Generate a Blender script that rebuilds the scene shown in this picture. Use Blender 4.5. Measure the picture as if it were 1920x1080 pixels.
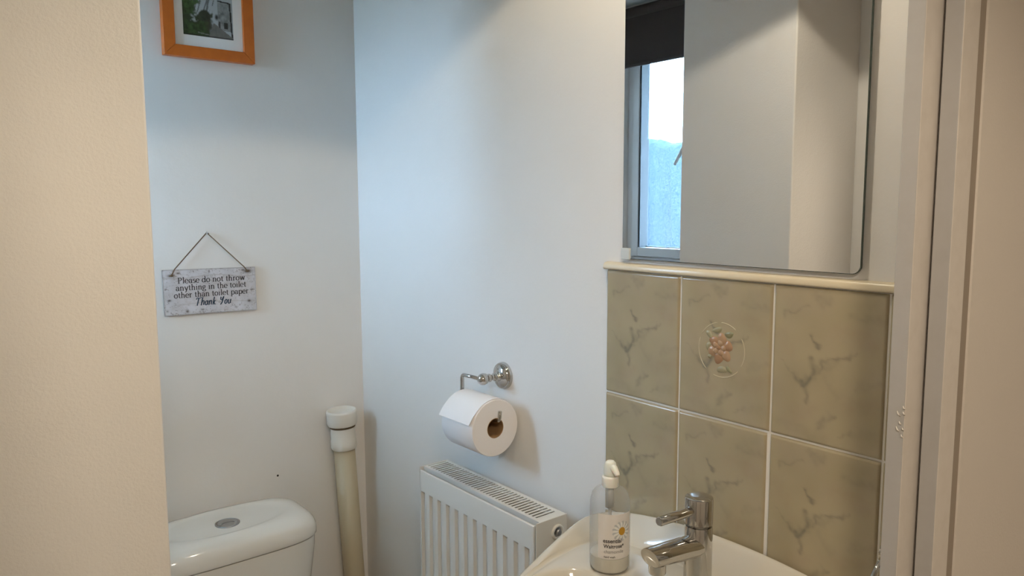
import bpy, bmesh, math, random
import numpy as np
from mathutils import Vector, Matrix

# ------------------------------------------------------------------ set-up
for o in list(bpy.data.objects):
    bpy.data.objects.remove(o)
C = bpy.context.scene.collection
S = 0.89            # one plan unit = 0.89 m (camera to basin wall)
CH = 1.42           # camera height in metres
FL = -CH / S        # floor in plan units
CE = 0.69           # ceiling in plan units


def W(x, y, z):
    return Vector((x * S, y * S, z * S + CH))


# camera
cam_d = bpy.data.cameras.new('camera')
cam = bpy.data.objects.new('camera', cam_d)
C.objects.link(cam)
bpy.context.scene.camera = cam
cam_d.sensor_width = 36.0
cam_d.lens = 1418.28 / 1920 * 36
cam_d.clip_start = 0.02
yaw, pit, rol = math.radians(39.0296), math.radians(6.2109), math.radians(-0.22069)
F = Vector((math.sin(yaw) * math.cos(pit), math.cos(yaw) * math.cos(pit), -math.sin(pit)))
r_ = Vector((math.cos(yaw), -math.sin(yaw), 0))
u_ = r_.cross(F)
r2 = r_ * math.cos(rol) + u_ * math.sin(rol)
u2 = -r_ * math.sin(rol) + u_ * math.cos(rol)
cam.matrix_world = Matrix((
    (r2.x, u2.x, -F.x, 0), (r2.y, u2.y, -F.y, 0), (r2.z, u2.z, -F.z, CH), (0, 0, 0, 1)))

# world: pale overcast daylight, brighter towards the zenith
wd = bpy.data.worlds.new('sky')
bpy.context.scene.world = wd
wd.use_nodes = True
nt = wd.node_tree
nt.nodes.clear()
tc = nt.nodes.new('ShaderNodeTexCoord')
sx = nt.nodes.new('ShaderNodeSeparateXYZ')
rp = nt.nodes.new('ShaderNodeValToRGB')
bg = nt.nodes.new('ShaderNodeBackground')
wo = nt.nodes.new('ShaderNodeOutputWorld')
nt.links.new(tc.outputs['Generated'], sx.inputs[0])
nt.links.new(sx.outputs['Z'], rp.inputs[0])
rp.color_ramp.elements[0].position = 0.0
rp.color_ramp.elements[0].color = (0.54, 0.73, 1.0, 1)
rp.color_ramp.elements[1].position = 0.9
rp.color_ramp.elements[1].color = (0.54, 0.73, 1.0, 1)
nt.links.new(rp.outputs[0], bg.inputs[0])
bg.inputs[1].default_value = 30.0
nt.links.new(bg.outputs[0], wo.inputs[0])


def lamp(name, kind, loc, energy, color, **kw):
    l = bpy.data.lights.new(name, kind)
    l.energy = energy
    l.color = color
    for k, v in kw.items():
        setattr(l, k, v)
    o = bpy.data.objects.new(name, l)
    C.objects.link(o)
    o.location = loc
    return o


# recessed cloakroom downlight
DL = (0.67, 0.75)
lamp('cloakroom_downlight_lamp', 'SPOT', W(DL[0], DL[1], CE - 0.006), 11.5, (1.0, 0.88, 0.68),
     spot_size=math.radians(137), spot_blend=0.10, shadow_soft_size=0.022)
# hallway light
lamp('hallway_lamp', 'SPOT', W(-0.06, -0.38, CE - 0.03), 39, (1.0, 0.85, 0.66),
     spot_size=math.radians(160), spot_blend=0.3, shadow_soft_size=0.10)

vs = bpy.context.scene.view_settings
vs.view_transform = 'Standard'
vs.look = 'None'
vs.exposure = 0.28
vs.gamma = 1.0
vs.use_curve_mapping = False


# ------------------------------------------------------------------ materials
def mat(name, col=(0.8, 0.8, 0.8), rough=0.5, metal=0.0, bump=None, coat=0.0, var=None, alpha=None, spec=None,
        attr=None, emit=None, sss=None):
    m = bpy.data.materials.new(name)
    m.use_nodes = True
    n = m.node_tree.nodes
    L = m.node_tree.links
    b = n['Principled BSDF']
    b.inputs['Base Color'].default_value = (*col, 1)
    b.inputs['Roughness'].default_value = rough
    b.inputs['Metallic'].default_value = metal
    if coat:
        b.inputs['Coat Weight'].default_value = coat
        b.inputs['Coat Roughness'].default_value = 0.05
    if spec is not None:
        b.inputs['Specular IOR Level'].default_value = spec
    if emit:
        b.inputs['Emission Color'].default_value = (*emit[0], 1)
        b.inputs['Emission Strength'].default_value = emit[1]
    if sss:
        b.inputs['Subsurface Weight'].default_value = sss
        b.inputs['Subsurface Scale'].default_value = 0.01
    tcn = n.new('ShaderNodeTexCoord')
    src = None
    if attr:
        a = n.new('ShaderNodeAttribute')
        a.attribute_name = 'Col'
        src = a.outputs['Color']
        L.new(src, b.inputs['Base Color'])
    if var:
        sc, c2, amt = var
        t = n.new('ShaderNodeTexNoise')
        t.inputs['Scale'].default_value = sc
        t.inputs['Detail'].default_value = 6
        L.new(tcn.outputs['Object'], t.inputs['Vector'])
        rr = n.new('ShaderNodeMapRange')
        rr.inputs[1].default_value = 0.42
        rr.inputs[2].default_value = 0.72
        rr.inputs[4].default_value = amt
        L.new(t.outputs['Fac'], rr.inputs[0])
        mx = n.new('ShaderNodeMix')
        mx.data_type = 'RGBA'
        L.new(rr.outputs[0], mx.inputs[0])
        mx.inputs[6].default_value = (*col, 1)
        if src:
            L.new(src, mx.inputs[6])
        mx.inputs[7].default_value = (*c2, 1)
        L.new(mx.outputs[2], b.inputs['Base Color'])
    if bump:
        bs = bump if isinstance(bump, list) else [bump]
        prev = None
        for sc, st, ds in bs:
            t = n.new('ShaderNodeTexNoise')
            t.inputs['Scale'].default_value = sc
            t.inputs['Detail'].default_value = 4
            L.new(tcn.outputs['Object'], t.inputs['Vector'])
            bp = n.new('ShaderNodeBump')
            bp.inputs['Strength'].default_value = st
            bp.inputs['Distance'].default_value = ds
            L.new(t.outputs['Fac'], bp.inputs['Height'])
            if prev:
                L.new(prev.outputs[0], bp.inputs['Normal'])
            prev = bp
        L.new(prev.outputs[0], b.inputs['Normal'])
    return m


def mix_transparent(m, fac):
    n = m.node_tree.nodes
    L = m.node_tree.links
    b = n['Principled BSDF']
    out = n['Material Output']
    tr = n.new('ShaderNodeBsdfTransparent')
    mx = n.new('ShaderNodeMixShader')
    mx.inputs[0].default_value = fac
    L.new(b.outputs[0], mx.inputs[1])
    L.new(tr.outputs[0], mx.inputs[2])
    L.new(mx.outputs[0], out.inputs[0])
    return tr


PAINT = mat('white_wall_paint', (0.80, 0.78, 0.75), 0.55, bump=[(9, 0.25, 0.01), (260, 0.12, 0.0012)],
            var=(3, (0.75, 0.73, 0.70), 0.5))
PAINT2 = mat('stippled_wall_paint', (0.80, 0.765, 0.72), 0.6, bump=[(12, 0.2, 0.01), (330, 0.35, 0.0014)])
PAINT3 = mat('hallway_paint', (0.80, 0.735, 0.665), 0.6, bump=[(12, 0.2, 0.01), (330, 0.3, 0.0014)])
GLOSSW = mat('white_gloss_paint', (0.78, 0.72, 0.66), 0.35, bump=[(25, 0.15, 0.004)], coat=0.15,
             var=(60, (0.66, 0.60, 0.53), 0.35))
LINING = mat('grey_lining_paint', (0.47, 0.455, 0.445), 0.4, bump=[(25, 0.15, 0.004)], var=(60, (0.42, 0.40, 0.38), 0.35))  # greyed so the side faces look shaded beside the lighter edge strips
CEILM = mat('ceiling_paint', (0.8, 0.79, 0.77), 0.7)
FLOORM = mat('floor_vinyl', (0.46, 0.42, 0.37), 0.45, var=(18, (0.36, 0.32, 0.28), 0.8), bump=(60, 0.1, 0.001))
CHROME = mat('chrome', (0.56, 0.55, 0.535), 0.06, 1.0)
SATIN = mat('satin_chrome', (0.42, 0.43, 0.45), 0.28, 1.0)
CERAMIC = mat('white_ceramic', (0.80, 0.79, 0.75), 0.12, coat=0.6, var=(5, (0.77, 0.755, 0.71), 0.6))
CREAMCER = mat('cream_ceramic', (0.63, 0.595, 0.52), 0.12, coat=0.6, var=(5, (0.60, 0.565, 0.49), 0.6))
ENAMEL = mat('white_enamel', (0.70, 0.69, 0.65), 0.3, coat=0.2, bump=(40, 0.04, 0.002))
COREM = mat('dark_convector', (0.02, 0.018, 0.016), 0.8)  # near-black that paints the shade beneath the grille slots
FINM = mat('dull_fin_steel', (0.10, 0.098, 0.09), 0.7)
DARK = mat('dark_gap', (0.02, 0.018, 0.016), 0.8)
PVC = mat('white_pvc', (0.72, 0.68, 0.61), 0.35, var=(14, (0.64, 0.59, 0.50), 0.5))
PVCOLD = mat('yellowed_pvc', (0.49, 0.42, 0.29), 0.42, var=(7, (0.50, 0.42, 0.28), 0.8))
BLACKR = mat('black_rubber', (0.015, 0.02, 0.025), 0.5)
UPVC = mat('white_upvc', (0.78, 0.79, 0.80), 0.3)
ORANGE = mat('orange_lacquer', (0.62, 0.15, 0.015), 0.38, var=(40, (0.50, 0.11, 0.010), 0.6), bump=(80, 0.1, 0.001))
MATM = mat('picture_mat', (0.90, 0.91, 0.90), 0.8, bump=(300, 0.05, 0.0005))
PRINT = mat('photo_print', attr=True, rough=0.35)
SIGNM = mat('distressed_whitewash', attr=True, rough=0.7, var=(90, (0.40, 0.36, 0.33), 0.35), bump=(120, 0.4, 0.001))
SIGNEDGE = mat('sign_edge', (0.30, 0.27, 0.25), 0.8, var=(60, (0.2, 0.18, 0.16), 0.6))
TWINE = mat('jute_twine', (0.16, 0.105, 0.06), 0.9, bump=(900, 0.5, 0.001))
INK = mat('grey_ink', (0.03, 0.027, 0.03), 0.7)
NAVY = mat('navy_ink', (0.008, 0.035, 0.075), 0.6)
TILEM = mat('marbled_tile_glaze', attr=True, rough=0.17, coat=0.35, var=(22, (0.42, 0.335, 0.26), 0.30),
            bump=(14, 0.06, 0.004))
GROUT = mat('white_grout', (0.80, 0.77, 0.72), 0.75, bump=(200, 0.2, 0.001))
MOTIF = mat('rose_motif_glaze', attr=True, rough=0.22, coat=0.3)
BEAD = mat('ivory_bead', (0.66, 0.575, 0.42), 0.3, bump=(30, 0.15, 0.003), coat=0.2)
PAPER = mat('toilet_paper', (0.84, 0.82, 0.82), 0.9, bump=[(500, 0.25, 0.0008), (60, 0.1, 0.001)])
CARD = mat('cardboard_core', (0.32, 0.19, 0.09), 0.85)
BLIND = mat('brown_blind_fabric', (0.042, 0.030, 0.026), 0.8, bump=(700, 0.2, 0.0006))
DAISYW = mat('daisy_petal_print', (0.80, 0.80, 0.78), 0.5)
DAISYG = mat('daisy_shadow_print', (0.50, 0.51, 0.52), 0.5)
DAISYY = mat('daisy_centre_print', (0.52, 0.27, 0.02), 0.5)
LINK = mat('label_grey_ink', (0.22, 0.22, 0.23), 0.6)
PUMPW = mat('white_pump_plastic', (0.82, 0.81, 0.76), 0.3, sss=0.2)
SOAP = mat('milky_soap', (0.72, 0.69, 0.60), 0.2)
MIRROR = mat('mirror_silver', (0.86, 0.88, 0.90), 0.012, 1.0)
MEDGE = mat('mirror_edge', (0.05, 0.07, 0.065), 0.2)
CLIPM = mat('clear_clip_plastic', (0.62, 0.66, 0.66), 0.15)
LAMPM = mat('lamp_glass', (1, 1, 1), 0.4, emit=((1.0, 0.84, 0.68), 12))
GRASS = mat('garden_ground', (0.05, 0.08, 0.05), 0.9, var=(3, (0.03, 0.05, 0.03), 0.7))
HEDGE = mat('hedge_leaves', (0.008, 0.022, 0.032), 0.9, bump=(12, 0.6, 0.05), spec=0.1)
LABELM = mat('label_film', (0.80, 0.76, 0.73), 0.45)
mix_transparent(LABELM, 0.12)
PLAST = mat('clear_plastic', (0.55, 0.57, 0.58), 0.06, spec=0.8)
mix_transparent(PLAST, 0.76)
# thin clear wall: more of it is met, so it shows more, towards the silhouette
_n, _L = PLAST.node_tree.nodes, PLAST.node_tree.links
_lw = _n.new('ShaderNodeLayerWeight')
_lw.inputs[0].default_value = 0.35
_mr = _n.new('ShaderNodeMapRange')
_mr.inputs[1].default_value = 0.15
_mr.inputs[2].default_value = 0.95
_mr.inputs[3].default_value = 0.86
_mr.inputs[4].default_value = 0.30
_L.new(_lw.outputs['Facing'], _mr.inputs[0])
_L.new(_mr.outputs[0], [x for x in _n if x.type == 'MIX_SHADER'][0].inputs[0])

# frosted glass: a diffusing pane that lets part of the light straight through
FROST = bpy.data.materials.new('frosted_glass')
FROST.use_nodes = True
n = FROST.node_tree.nodes
L = FROST.node_tree.links
n.clear()
out = n.new('ShaderNodeOutputMaterial')
tl = n.new('ShaderNodeBsdfTranslucent')
tl.inputs[0].default_value = (0.92, 0.96, 0.97, 1)
tr = n.new('ShaderNodeBsdfTransparent')
tr.inputs[0].default_value = (0.90, 0.96, 0.97, 1)
gl = n.new('ShaderNodeBsdfGlossy')
gl.inputs['Roughness'].default_value = 0.25
m1 = n.new('ShaderNodeMixShader')
m2 = n.new('ShaderNodeMixShader')
tcn = n.new('ShaderNodeTexCoord')
vo = n.new('ShaderNodeTexNoise')
vo.inputs['Scale'].default_value = 240
vo.inputs['Detail'].default_value = 3
mr = n.new('ShaderNodeMapRange')
mr.inputs[1].default_value = 0.35
mr.inputs[2].default_value = 0.7
mr.inputs[3].default_value = 0.955
mr.inputs[4].default_value = 0.998
L.new(tcn.outputs['Object'], vo.inputs['Vector'])
L.new(vo.outputs['Fac'], mr.inputs[0])
L.new(mr.outputs[0], m1.inputs[0])
L.new(tl.outputs[0], m1.inputs[1])
L.new(tr.outputs[0], m1.inputs[2])
m2.inputs[0].default_value = 0.03
L.new(m1.outputs[0], m2.inputs[1])
L.new(gl.outputs[0], m2.inputs[2])
L.new(m2.outputs[0], out.inputs[0])


# ------------------------------------------------------------------ builders (plan units in, metres out)
def obj(name, bm, m, parent=None, smooth=False, bevel=None, sub=0, autos=None):
    """link bm (world plan units) as one mesh object; origin at its own base or the parent's origin"""
    if isinstance(bm, bmesh.types.BMesh):
        me = bpy.data.meshes.new(name)
        bmesh.ops.recalc_face_normals(bm, faces=bm.faces)
        for v in bm.verts:
            v.co = W(*v.co)
        bm.to_mesh(me)
        bm.free()
    else:
        me = bm
    for mm in (m if isinstance(m, (list, tuple)) else [m]):
        me.materials.append(mm)
    o = bpy.data.objects.new(name, me)
    C.objects.link(o)
    if parent is None:
        co = np.empty(len(me.vertices) * 3)
        me.vertices.foreach_get('co', co)
        co = co.reshape(-1, 3)
        c = Vector(((co[:, 0].min() + co[:, 0].max()) / 2, (co[:, 1].min() + co[:, 1].max()) / 2, co[:, 2].min()))
        me.transform(Matrix.Translation(-c))
        o.location = c
    else:
        o.parent = parent
        c = Vector((0, 0, 0))
        p = parent
        while p is not None:
            c = c + p.location
            p = p.parent
        me.transform(Matrix.Translation(-c))
    if smooth:
        me.polygons.foreach_set('use_smooth', [True] * len(me.polygons))
    if bevel:
        b = o.modifiers.new('bevel', 'BEVEL')
        b.width = bevel
        b.segments = 3
        b.limit_method = 'ANGLE'
        b.angle_limit = math.radians(40)
        b.harden_normals = False
        me.polygons.foreach_set('use_smooth', [True] * len(me.polygons))
        w = o.modifiers.new('wn', 'WEIGHTED_NORMAL')
        w.keep_sharp = True
    if sub:
        s = o.modifiers.new('sub', 'SUBSURF')
        s.levels = sub
        s.render_levels = sub
        me.polygons.foreach_set('use_smooth', [True] * len(me.polygons))
    if autos:
        for e in me.edges:
            pass
        me.set_sharp_from_angle(angle=math.radians(autos))
    return o


def thing(name, label, cat, loc, group=None, kind=None):
    o = bpy.data.objects.new(name, None)
    o.empty_display_size = 0.02
    C.objects.link(o)
    o.location = W(*loc)
    if label:
        o['label'] = label
    if cat:
        o['category'] = cat
    if group:
        o['group'] = group
    if kind:
        o['kind'] = kind
    return o


def struct(o, label=None):
    o['kind'] = 'structure'
    if label:
        o['label'] = label
        o['category'] = {'w': 'wall', 'f': 'floor', 'c': 'ceiling', 't': 'trim', 'd': 'door frame'}.get(o.name[0], 'wall')
    return o


def box(bm, x0, x1, y0, y1, z0, z1):
    vs_ = [bm.verts.new((x, y, z)) for x in (x0, x1) for y in (y0, y1) for z in (z0, z1)]
    for f in ((0, 1, 3, 2), (4, 6, 7, 5), (0, 4, 5, 1), (2, 3, 7, 6), (0, 2, 6, 4), (1, 5, 7, 3)):
        bm.faces.new([vs_[i] for i in f])
    return vs_


def B(*a):
    bm = bmesh.new()
    box(bm, *a)
    return bm


def prism(bm, pts, z0, z1, axis='z'):
    """extrude a polygon; axis z: pts are (x,y)"""
    def P(p, t):
        return {'z': (p[0], p[1], t), 'y': (p[0], t, p[1]), 'x': (t, p[0], p[1])}[axis]
    a = [bm.verts.new(P(p, z0)) for p in pts]
    b = [bm.verts.new(P(p, z1)) for p in pts]
    nn = len(pts)
    bm.faces.new(a)
    bm.faces.new(list(reversed(b)))
    for i in range(nn):
        bm.faces.new([a[i], a[(i + 1) % nn], b[(i + 1) % nn], b[i]])
    return bm


def lathe(bm, prof, org, axis=(0, 0, 1), seg=40, close=True):
    """prof: list of (radius, distance along axis)"""
    ax = Vector(axis).normalized()
    t = Vector((0, 0, 1)) if abs(ax.z) < 0.9 else Vector((1, 0, 0))
    e1 = ax.cross(t).normalized()
    e2 = ax.cross(e1)
    o = Vector(org)
    rings = []
    for r, h in prof:
        if r <= 1e-6:
            rings.append([bm.verts.new(o + ax * h)])
        else:
            rings.append([bm.verts.new(o + ax * h + (e1 * math.cos(2 * math.pi * k / seg) + e2 * math.sin(2 * math.pi * k / seg)) * r) for k in range(seg)])
    for a, b in zip(rings[:-1], rings[1:]):
        if len(a) == 1 and len(b) == 1:
            continue
        for k in range(seg):
            k2 = (k + 1) % seg
            if len(a) == 1:
                bm.faces.new([a[0], b[k2], b[k]])
            elif len(b) == 1:
                bm.faces.new([a[k], a[k2], b[0]])
            else:
                bm.faces.new([a[k], a[k2], b[k2], b[k]])
    if close:
        for rg in (rings[0], rings[-1]):
            if len(rg) > 2:
                try:
                    bm.faces.new(rg)
                except ValueError:
                    pass
    return bm


def tube(bm, path, r, seg=14, cap=True):
    pts = [Vector(p) for p in path]
    rings = []
    prev = None
    for i, p in enumerate(pts):
        a = pts[max(i - 1, 0)]
        b = pts[min(i + 1, len(pts) - 1)]
        d = (b - a).normalized()
        if prev is None:
            t = Vector((0, 0, 1)) if abs(d.z) < 0.9 else Vector((1, 0, 0))
            e1 = d.cross(t).normalized()
        else:
            e1 = (prev - d * prev.dot(d)).normalized()
        prev = e1
        e2 = d.cross(e1)
        rr = r[i] if isinstance(r, (list, tuple)) else r
        rings.append([bm.verts.new(p + (e1 * math.cos(2 * math.pi * k / seg) + e2 * math.sin(2 * math.pi * k / seg)) * rr) for k in range(seg)])
    for a, b in zip(rings[:-1], rings[1:]):
        for k in range(seg):
            k2 = (k + 1) % seg
            bm.faces.new([a[k], a[k2], b[k2], b[k]])
    if cap:
        bm.faces.new(rings[0])
        bm.faces.new(rings[-1])
    return bm


def fillet(pts, rad, n=6):
    out_ = [Vector(pts[0])]
    for i in range(1, len(pts) - 1):
        p, a, b = Vector(pts[i]), Vector(pts[i - 1]), Vector(pts[i + 1])
        d1, d2 = (a - p).normalized(), (b - p).normalized()
        s, e = p + d1 * rad, p + d2 * rad
        for k in range(n + 1):
            t = k / n
            out_.append(s * (1 - t) ** 2 + p * 2 * t * (1 - t) + e * t * t)
    out_.append(Vector(pts[-1]))
    return out_


def grid_mesh(name, o, ux, uy, nx, ny, cols, wave=None):
    """flat grid in world plan units from corner o along vectors ux, uy with per-vertex colours (ny+1,nx+1,3)"""
    o, ux, uy = map(np.array, (o, ux, uy))
    a = np.linspace(0, 1, nx + 1)
    b = np.linspace(0, 1, ny + 1)
    A, Bb = np.meshgrid(a, b)
    P = o + A[..., None] * ux + Bb[..., None] * uy
    if wave is not None:
        P = P + wave(A, Bb)
    P = P.reshape(-1, 3) * S + np.array([0, 0, CH])
    idx = np.arange((nx + 1) * (ny + 1)).reshape(ny + 1, nx + 1)
    q = np.stack([idx[:-1, :-1], idx[:-1, 1:], idx[1:, 1:], idx[1:, :-1]], -1).reshape(-1, 4)
    me = bpy.data.meshes.new(name)
    me.from_pydata(P.tolist(), [], q.tolist())
    ca = me.color_attributes.new('Col', 'FLOAT_COLOR', 'POINT')
    cc = np.ones((len(P), 4))
    cc[:, :3] = cols(A, Bb).reshape(-1, 3)
    ca.data.foreach_set('color', cc.reshape(-1))
    return me


def lin(r, g, b):
    return np.array([((c / 255 + 0.055) / 1.055) ** 2.4 if c > 10 else c / 255 / 12.92 for c in (r, g, b)])


# ------------------------------------------------------------------ the shell
WX = -0.06          # left wall plane
WA = 1.909          # back wall plane
struct(obj('floor', B(-1.35, 1.65, -1.95, 2.0, FL - 0.06, FL), FLOORM))
bm = bmesh.new()
box(bm, -1.35, 1.65, -1.95, 2.0, CE, CE + 0.06)
struct(obj('ceiling', bm, CEILM))
struct(obj('wall_back', B(WX, 1.0, WA, WA + 0.08, FL, CE), PAINT))
wall_right = struct(obj('wall_right', B(1.0, 1.08, 0.3837, WA + 0.08, FL, CE), PAINT))
bm = bmesh.new()
WY0, WY1, WZ0, WZ1 = 1.560, 1.902, -0.215, 0.60
box(bm, WX - 0.16, WX, 0.349, WY0, FL, CE)
box(bm, WX - 0.16, WX, WY1, WA + 0.08, FL, CE)
box(bm, WX - 0.16, WX, WY0, WY1, FL, WZ0)
box(bm, WX - 0.16, WX, WY0, WY1, WZ1, CE)
struct(obj('wall_left', bm, PAINT))
bm = B(WX, 0.2516, 1.0316, 1.376, FL, CE)
struct(obj('wall_nib', bm, PAINT2, bevel=0.0035))
# wall with the doorway
bm = bmesh.new()
box(bm, -1.30, -0.015, 0.349, 0.3837, FL, CE)
box(bm, 0.984, 1.60, 0.349, 0.3837, FL, CE)
box(bm, 0.905, 0.9838, 0.374, 0.3837, FL, CE)
box(bm, -0.015, 0.905, 0.349, 0.3837, 0.66, CE)
struct(obj('wall_front', bm, PAINT3))
# door lining and architrave, stepped, at the right side of the doorway
zt = 0.66
bm = prism(bmesh.new(), [(0.860, 0.3837), (0.860, 0.3652), (0.905, 0.3652), (0.905, 0.3837)], FL, zt)
lin1 = struct(obj('trim_1', bm, LINING, bevel=0.0008), 'door lining coloured grey for its shaded face, with a chipped edge, nearest the tiles')
bm = prism(bmesh.new(), [(0.860, 0.3652), (0.861, 0.3645), (0.905, 0.3645), (0.905, 0.3652)], FL, zt)
obj('edge_strip', bm, GLOSSW, lin1, bevel=0.0004)  # lighter strip keeps the lit tone on this edge
bm = prism(bmesh.new(), [(0.8955, 0.3600), (0.8955, 0.3412), (0.9375, 0.3412), (0.9375, 0.3735), (0.906, 0.3735), (0.906, 0.3600)], FL, zt)
lin2 = struct(obj('trim_2', bm, LINING, bevel=0.0008), 'painted door architrave beside the tan hallway wall')
bm = prism(bmesh.new(), [(0.8955, 0.3412), (0.8965, 0.3404), (0.9365, 0.3404), (0.9375, 0.3412)], FL, zt)
obj('edge_strip', bm, GLOSSW, lin2, bevel=0.0004)
obj('caulk_line', B(0.9380, 0.9838, 0.3515, 0.372, FL, zt), mat('grimy_caulk', (0.38, 0.32, 0.26), 0.8), lin2)  # brown strip added in the gap, stands in for its shadow line
bm = prism(bmesh.new(), [(-0.06, 0.3837), (-0.06, 0.335), (0.0, 0.335), (0.0, 0.3837)], FL, zt)
struct(obj('trim_3', bm, GLOSSW, bevel=0.002))
struct(obj('trim_4', B(-0.06, 0.955, 0.335, 0.3837, 0.645, 0.675), GLOSSW, bevel=0.002))
# filler chips on the stop
bm = bmesh.new()
random.seed(4)
for k in range(7):
    z = -0.225 - 0.006 * k + random.uniform(-.003, .003)
    y = 0.3648 + random.uniform(0.0, 0.008)
    rr = random.uniform(0.0008, 0.0022)
    tube(bm, [(0.8597, y - rr, z - rr), (0.8585, y, z), (0.8597, y + rr, z + rr * 1.6)], [0.0004, 0.0009, 0.0004], 8)
obj('paint_chip', bm, GLOSSW, lin1, smooth=True)
# hallway
struct(obj('wall_hall_left', B(-1.35, -1.30, -1.90, 0.3837, FL, CE), PAINT2))
struct(obj('wall_hall_right', B(1.60, 1.65, -1.90, 0.3837, FL, CE), PAINT2))
struct(obj('wall_hall_back', B(-1.35, 1.65, -1.95, -1.90, FL, CE), PAINT2))
# baseboards
struct(obj('baseboard_back', B(WX, 1.0, WA - 0.015, WA, FL, FL + 0.1), GLOSSW, bevel=0.003))
struct(obj('baseboard_right', B(0.985, 1.0, 0.40, WA - 0.016, FL, FL + 0.1), GLOSSW, bevel=0.003))

# outside
struct(obj('ground', B(-14, WX - 0.2, -10, 16, FL - 0.3, FL - 0.22), GRASS))
bm = bmesh.new()
random.seed(11)
prev = None
for k in range(90):
    y = 5.0 + k * 0.13
    t_ = 1.22 + random.uniform(-.05, .05) + .05 * math.sin(k * .35)
    xo = -9.0 + random.uniform(-.12, .12)
    cur = [bm.verts.new((xo, y, FL - .22)), bm.verts.new((xo + random.uniform(-.1, .1), y, -.5)), bm.verts.new((xo, y, t_ - .12)), bm.verts.new((xo - .25, y, t_)), bm.verts.new((xo - .9, y, t_ - .1)), bm.verts.new((xo - 1.0, y, FL - .22))]
    if prev:
        for a, b in zip(range(5), range(1, 6)):
            bm.faces.new([prev[a], prev[b], cur[b], cur[a]])
    prev = cur
o = obj('hedge', bm, HEDGE, smooth=True)
o['label'] = 'dark blue green garden hedge outside the frosted window'
o['category'] = 'hedge'

# ------------------------------------------------------------------ window, blind
win = thing('window_1', 'frosted casement window with white frame, seen in the mirror', 'window', (WX - 0.07, 1.65, WZ0), kind='structure')
fx0, fx1 = WX - 0.10, WX - 0.045
bm = bmesh.new()
box(bm, fx0, fx1, WY0, 1.600, WZ0, WZ1)
box(bm, fx0, fx1, 1.872, WY1, WZ0, WZ1)
box(bm, fx0, fx1, 1.600, 1.872, WZ0, WZ0 + 0.03)
box(bm, fx0, fx1, 1.600, 1.872, WZ1 - 0.03, WZ1)
obj('frame', bm, UPVC, win, bevel=0.003)
GX = WX - 0.075
for (a, b, sash) in ((1.600, 1.872, 0.030),):
    bm = bmesh.new()
    z0, z1 = WZ0 + 0.03, WZ1 - 0.03
    x0, x1 = GX - 0.01, fx1 + 0.010
    zb = z0 + 0.034
    box(bm, x0, x1, a + .001, a + sash, z0 + .001, z1 - .001)
    box(bm, x0, x1, b - sash, b - .001, z0 + .001, z1 - .001)
    box(bm, x0, x1, a + sash, b - sash, z0 + .001, zb)
    box(bm, x0, x1, a + sash, b - sash, z1 - 0.034, z1 - .001)
    sa = obj('sash', bm, UPVC, win, bevel=0.0025)
    bm = bmesh.new()
    g = 0.0085
    box(bm, GX - .006, x1 - 0.003, a + sash, a + sash + 0.003, zb, z1 - 0.034)
    box(bm, GX - .006, x1 - 0.003, b - sash - g, b - sash, zb, z1 - 0.034)
    box(bm, GX - .006, GX + 0.004, a + sash, b - sash, zb, zb + 0.003)
    obj('gasket', bm, BLACKR, sa)
    obj('pane', B(GX - 0.003, GX, a + sash + 0.003, b - sash - g, zb + 0.003, z1 - 0.034), FROST, sa)
hb = bmesh.new()
box(hb, fx1, fx1 + 0.022, 1.604, 1.621, 0.165, 0.235)
tube(hb, fillet([(fx1 + .01, 1.612, 0.205), (fx1 + 0.036, 1.612, 0.205), (fx1 + 0.040, 1.654, 0.135)], 0.01), [0.0075] * 8 + [0.0055], 12)
obj('handle', hb, UPVC, win, smooth=True)
struct(obj('trim_5', B(WX - 0.045, WX + 0.012, WY0, WY1, WZ0 - 0.02, WZ0), UPVC, bevel=0.004))
bl = thing('roller_blind', 'dark brown roller blind half lowered over the frosted window, seen in the mirror', 'blind', (WX + 0.02, 1.64, 0.479))
bx = -0.04
obj('fabric', B(bx - 0.0015, bx, 1.480, 1.900, 0.484, 0.655), BLIND, bl)
obj('hem_bar', B(bx - 0.005, bx + 0.004, 1.480, 1.900, 0.476, 0.488), BLIND, bl, bevel=0.002)
bm = bmesh.new()
tube(bm, [(bx + 0.002, 1.475, 0.66), (bx + 0.002, 1.902, 0.66)], 0.017, 20)
obj('roller', bm, BLIND, bl, smooth=True, autos=40)

# ------------------------------------------------------------------ downlight fittings
for (x, y, nm) in ((DL[0], DL[1], 'round recessed ceiling downlight inside the cloakroom'), (-0.06, -0.38, 'round recessed ceiling downlight in the hallway')):
    d = thing('downlight', nm, 'ceiling light', (x, y, CE - 0.01))
    bm = lathe(bmesh.new(), [(0.030, CE - 0.0005), (0.052, CE - 0.0005), (0.052, CE - 0.004), (0.034, CE - 0.009), (0.030, CE - 0.006)], (x, y, 0), close=False)
    obj('bezel', bm, CHROME, d, smooth=True)
    bm = lathe(bmesh.new(), [(0, CE - 0.0008), (0.0302, CE - 0.0008), (0.0302, CE - 0.002), (0, CE - 0.003)], (x, y, 0), close=False)
    obj('bulb', bm, LAMPM, d, smooth=True)

# ------------------------------------------------------------------ tiles
TY = [0.952, 0.7845, 0.614, 0.4465, 0.386]
TZ = [-0.1145, -0.3395, -0.5645, -0.790]
GAP = 0.0016
TF = 0.991

# painted marks of the marbled tile: (u, v, du, dv, strength, colour) brush dabs and veins
STROKES = []


def vein(pts, w, st, col):
    pts = np.array(pts, float)
    STROKES.append((pts, w * 1.3, st * .88, np.array(col)))


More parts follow.
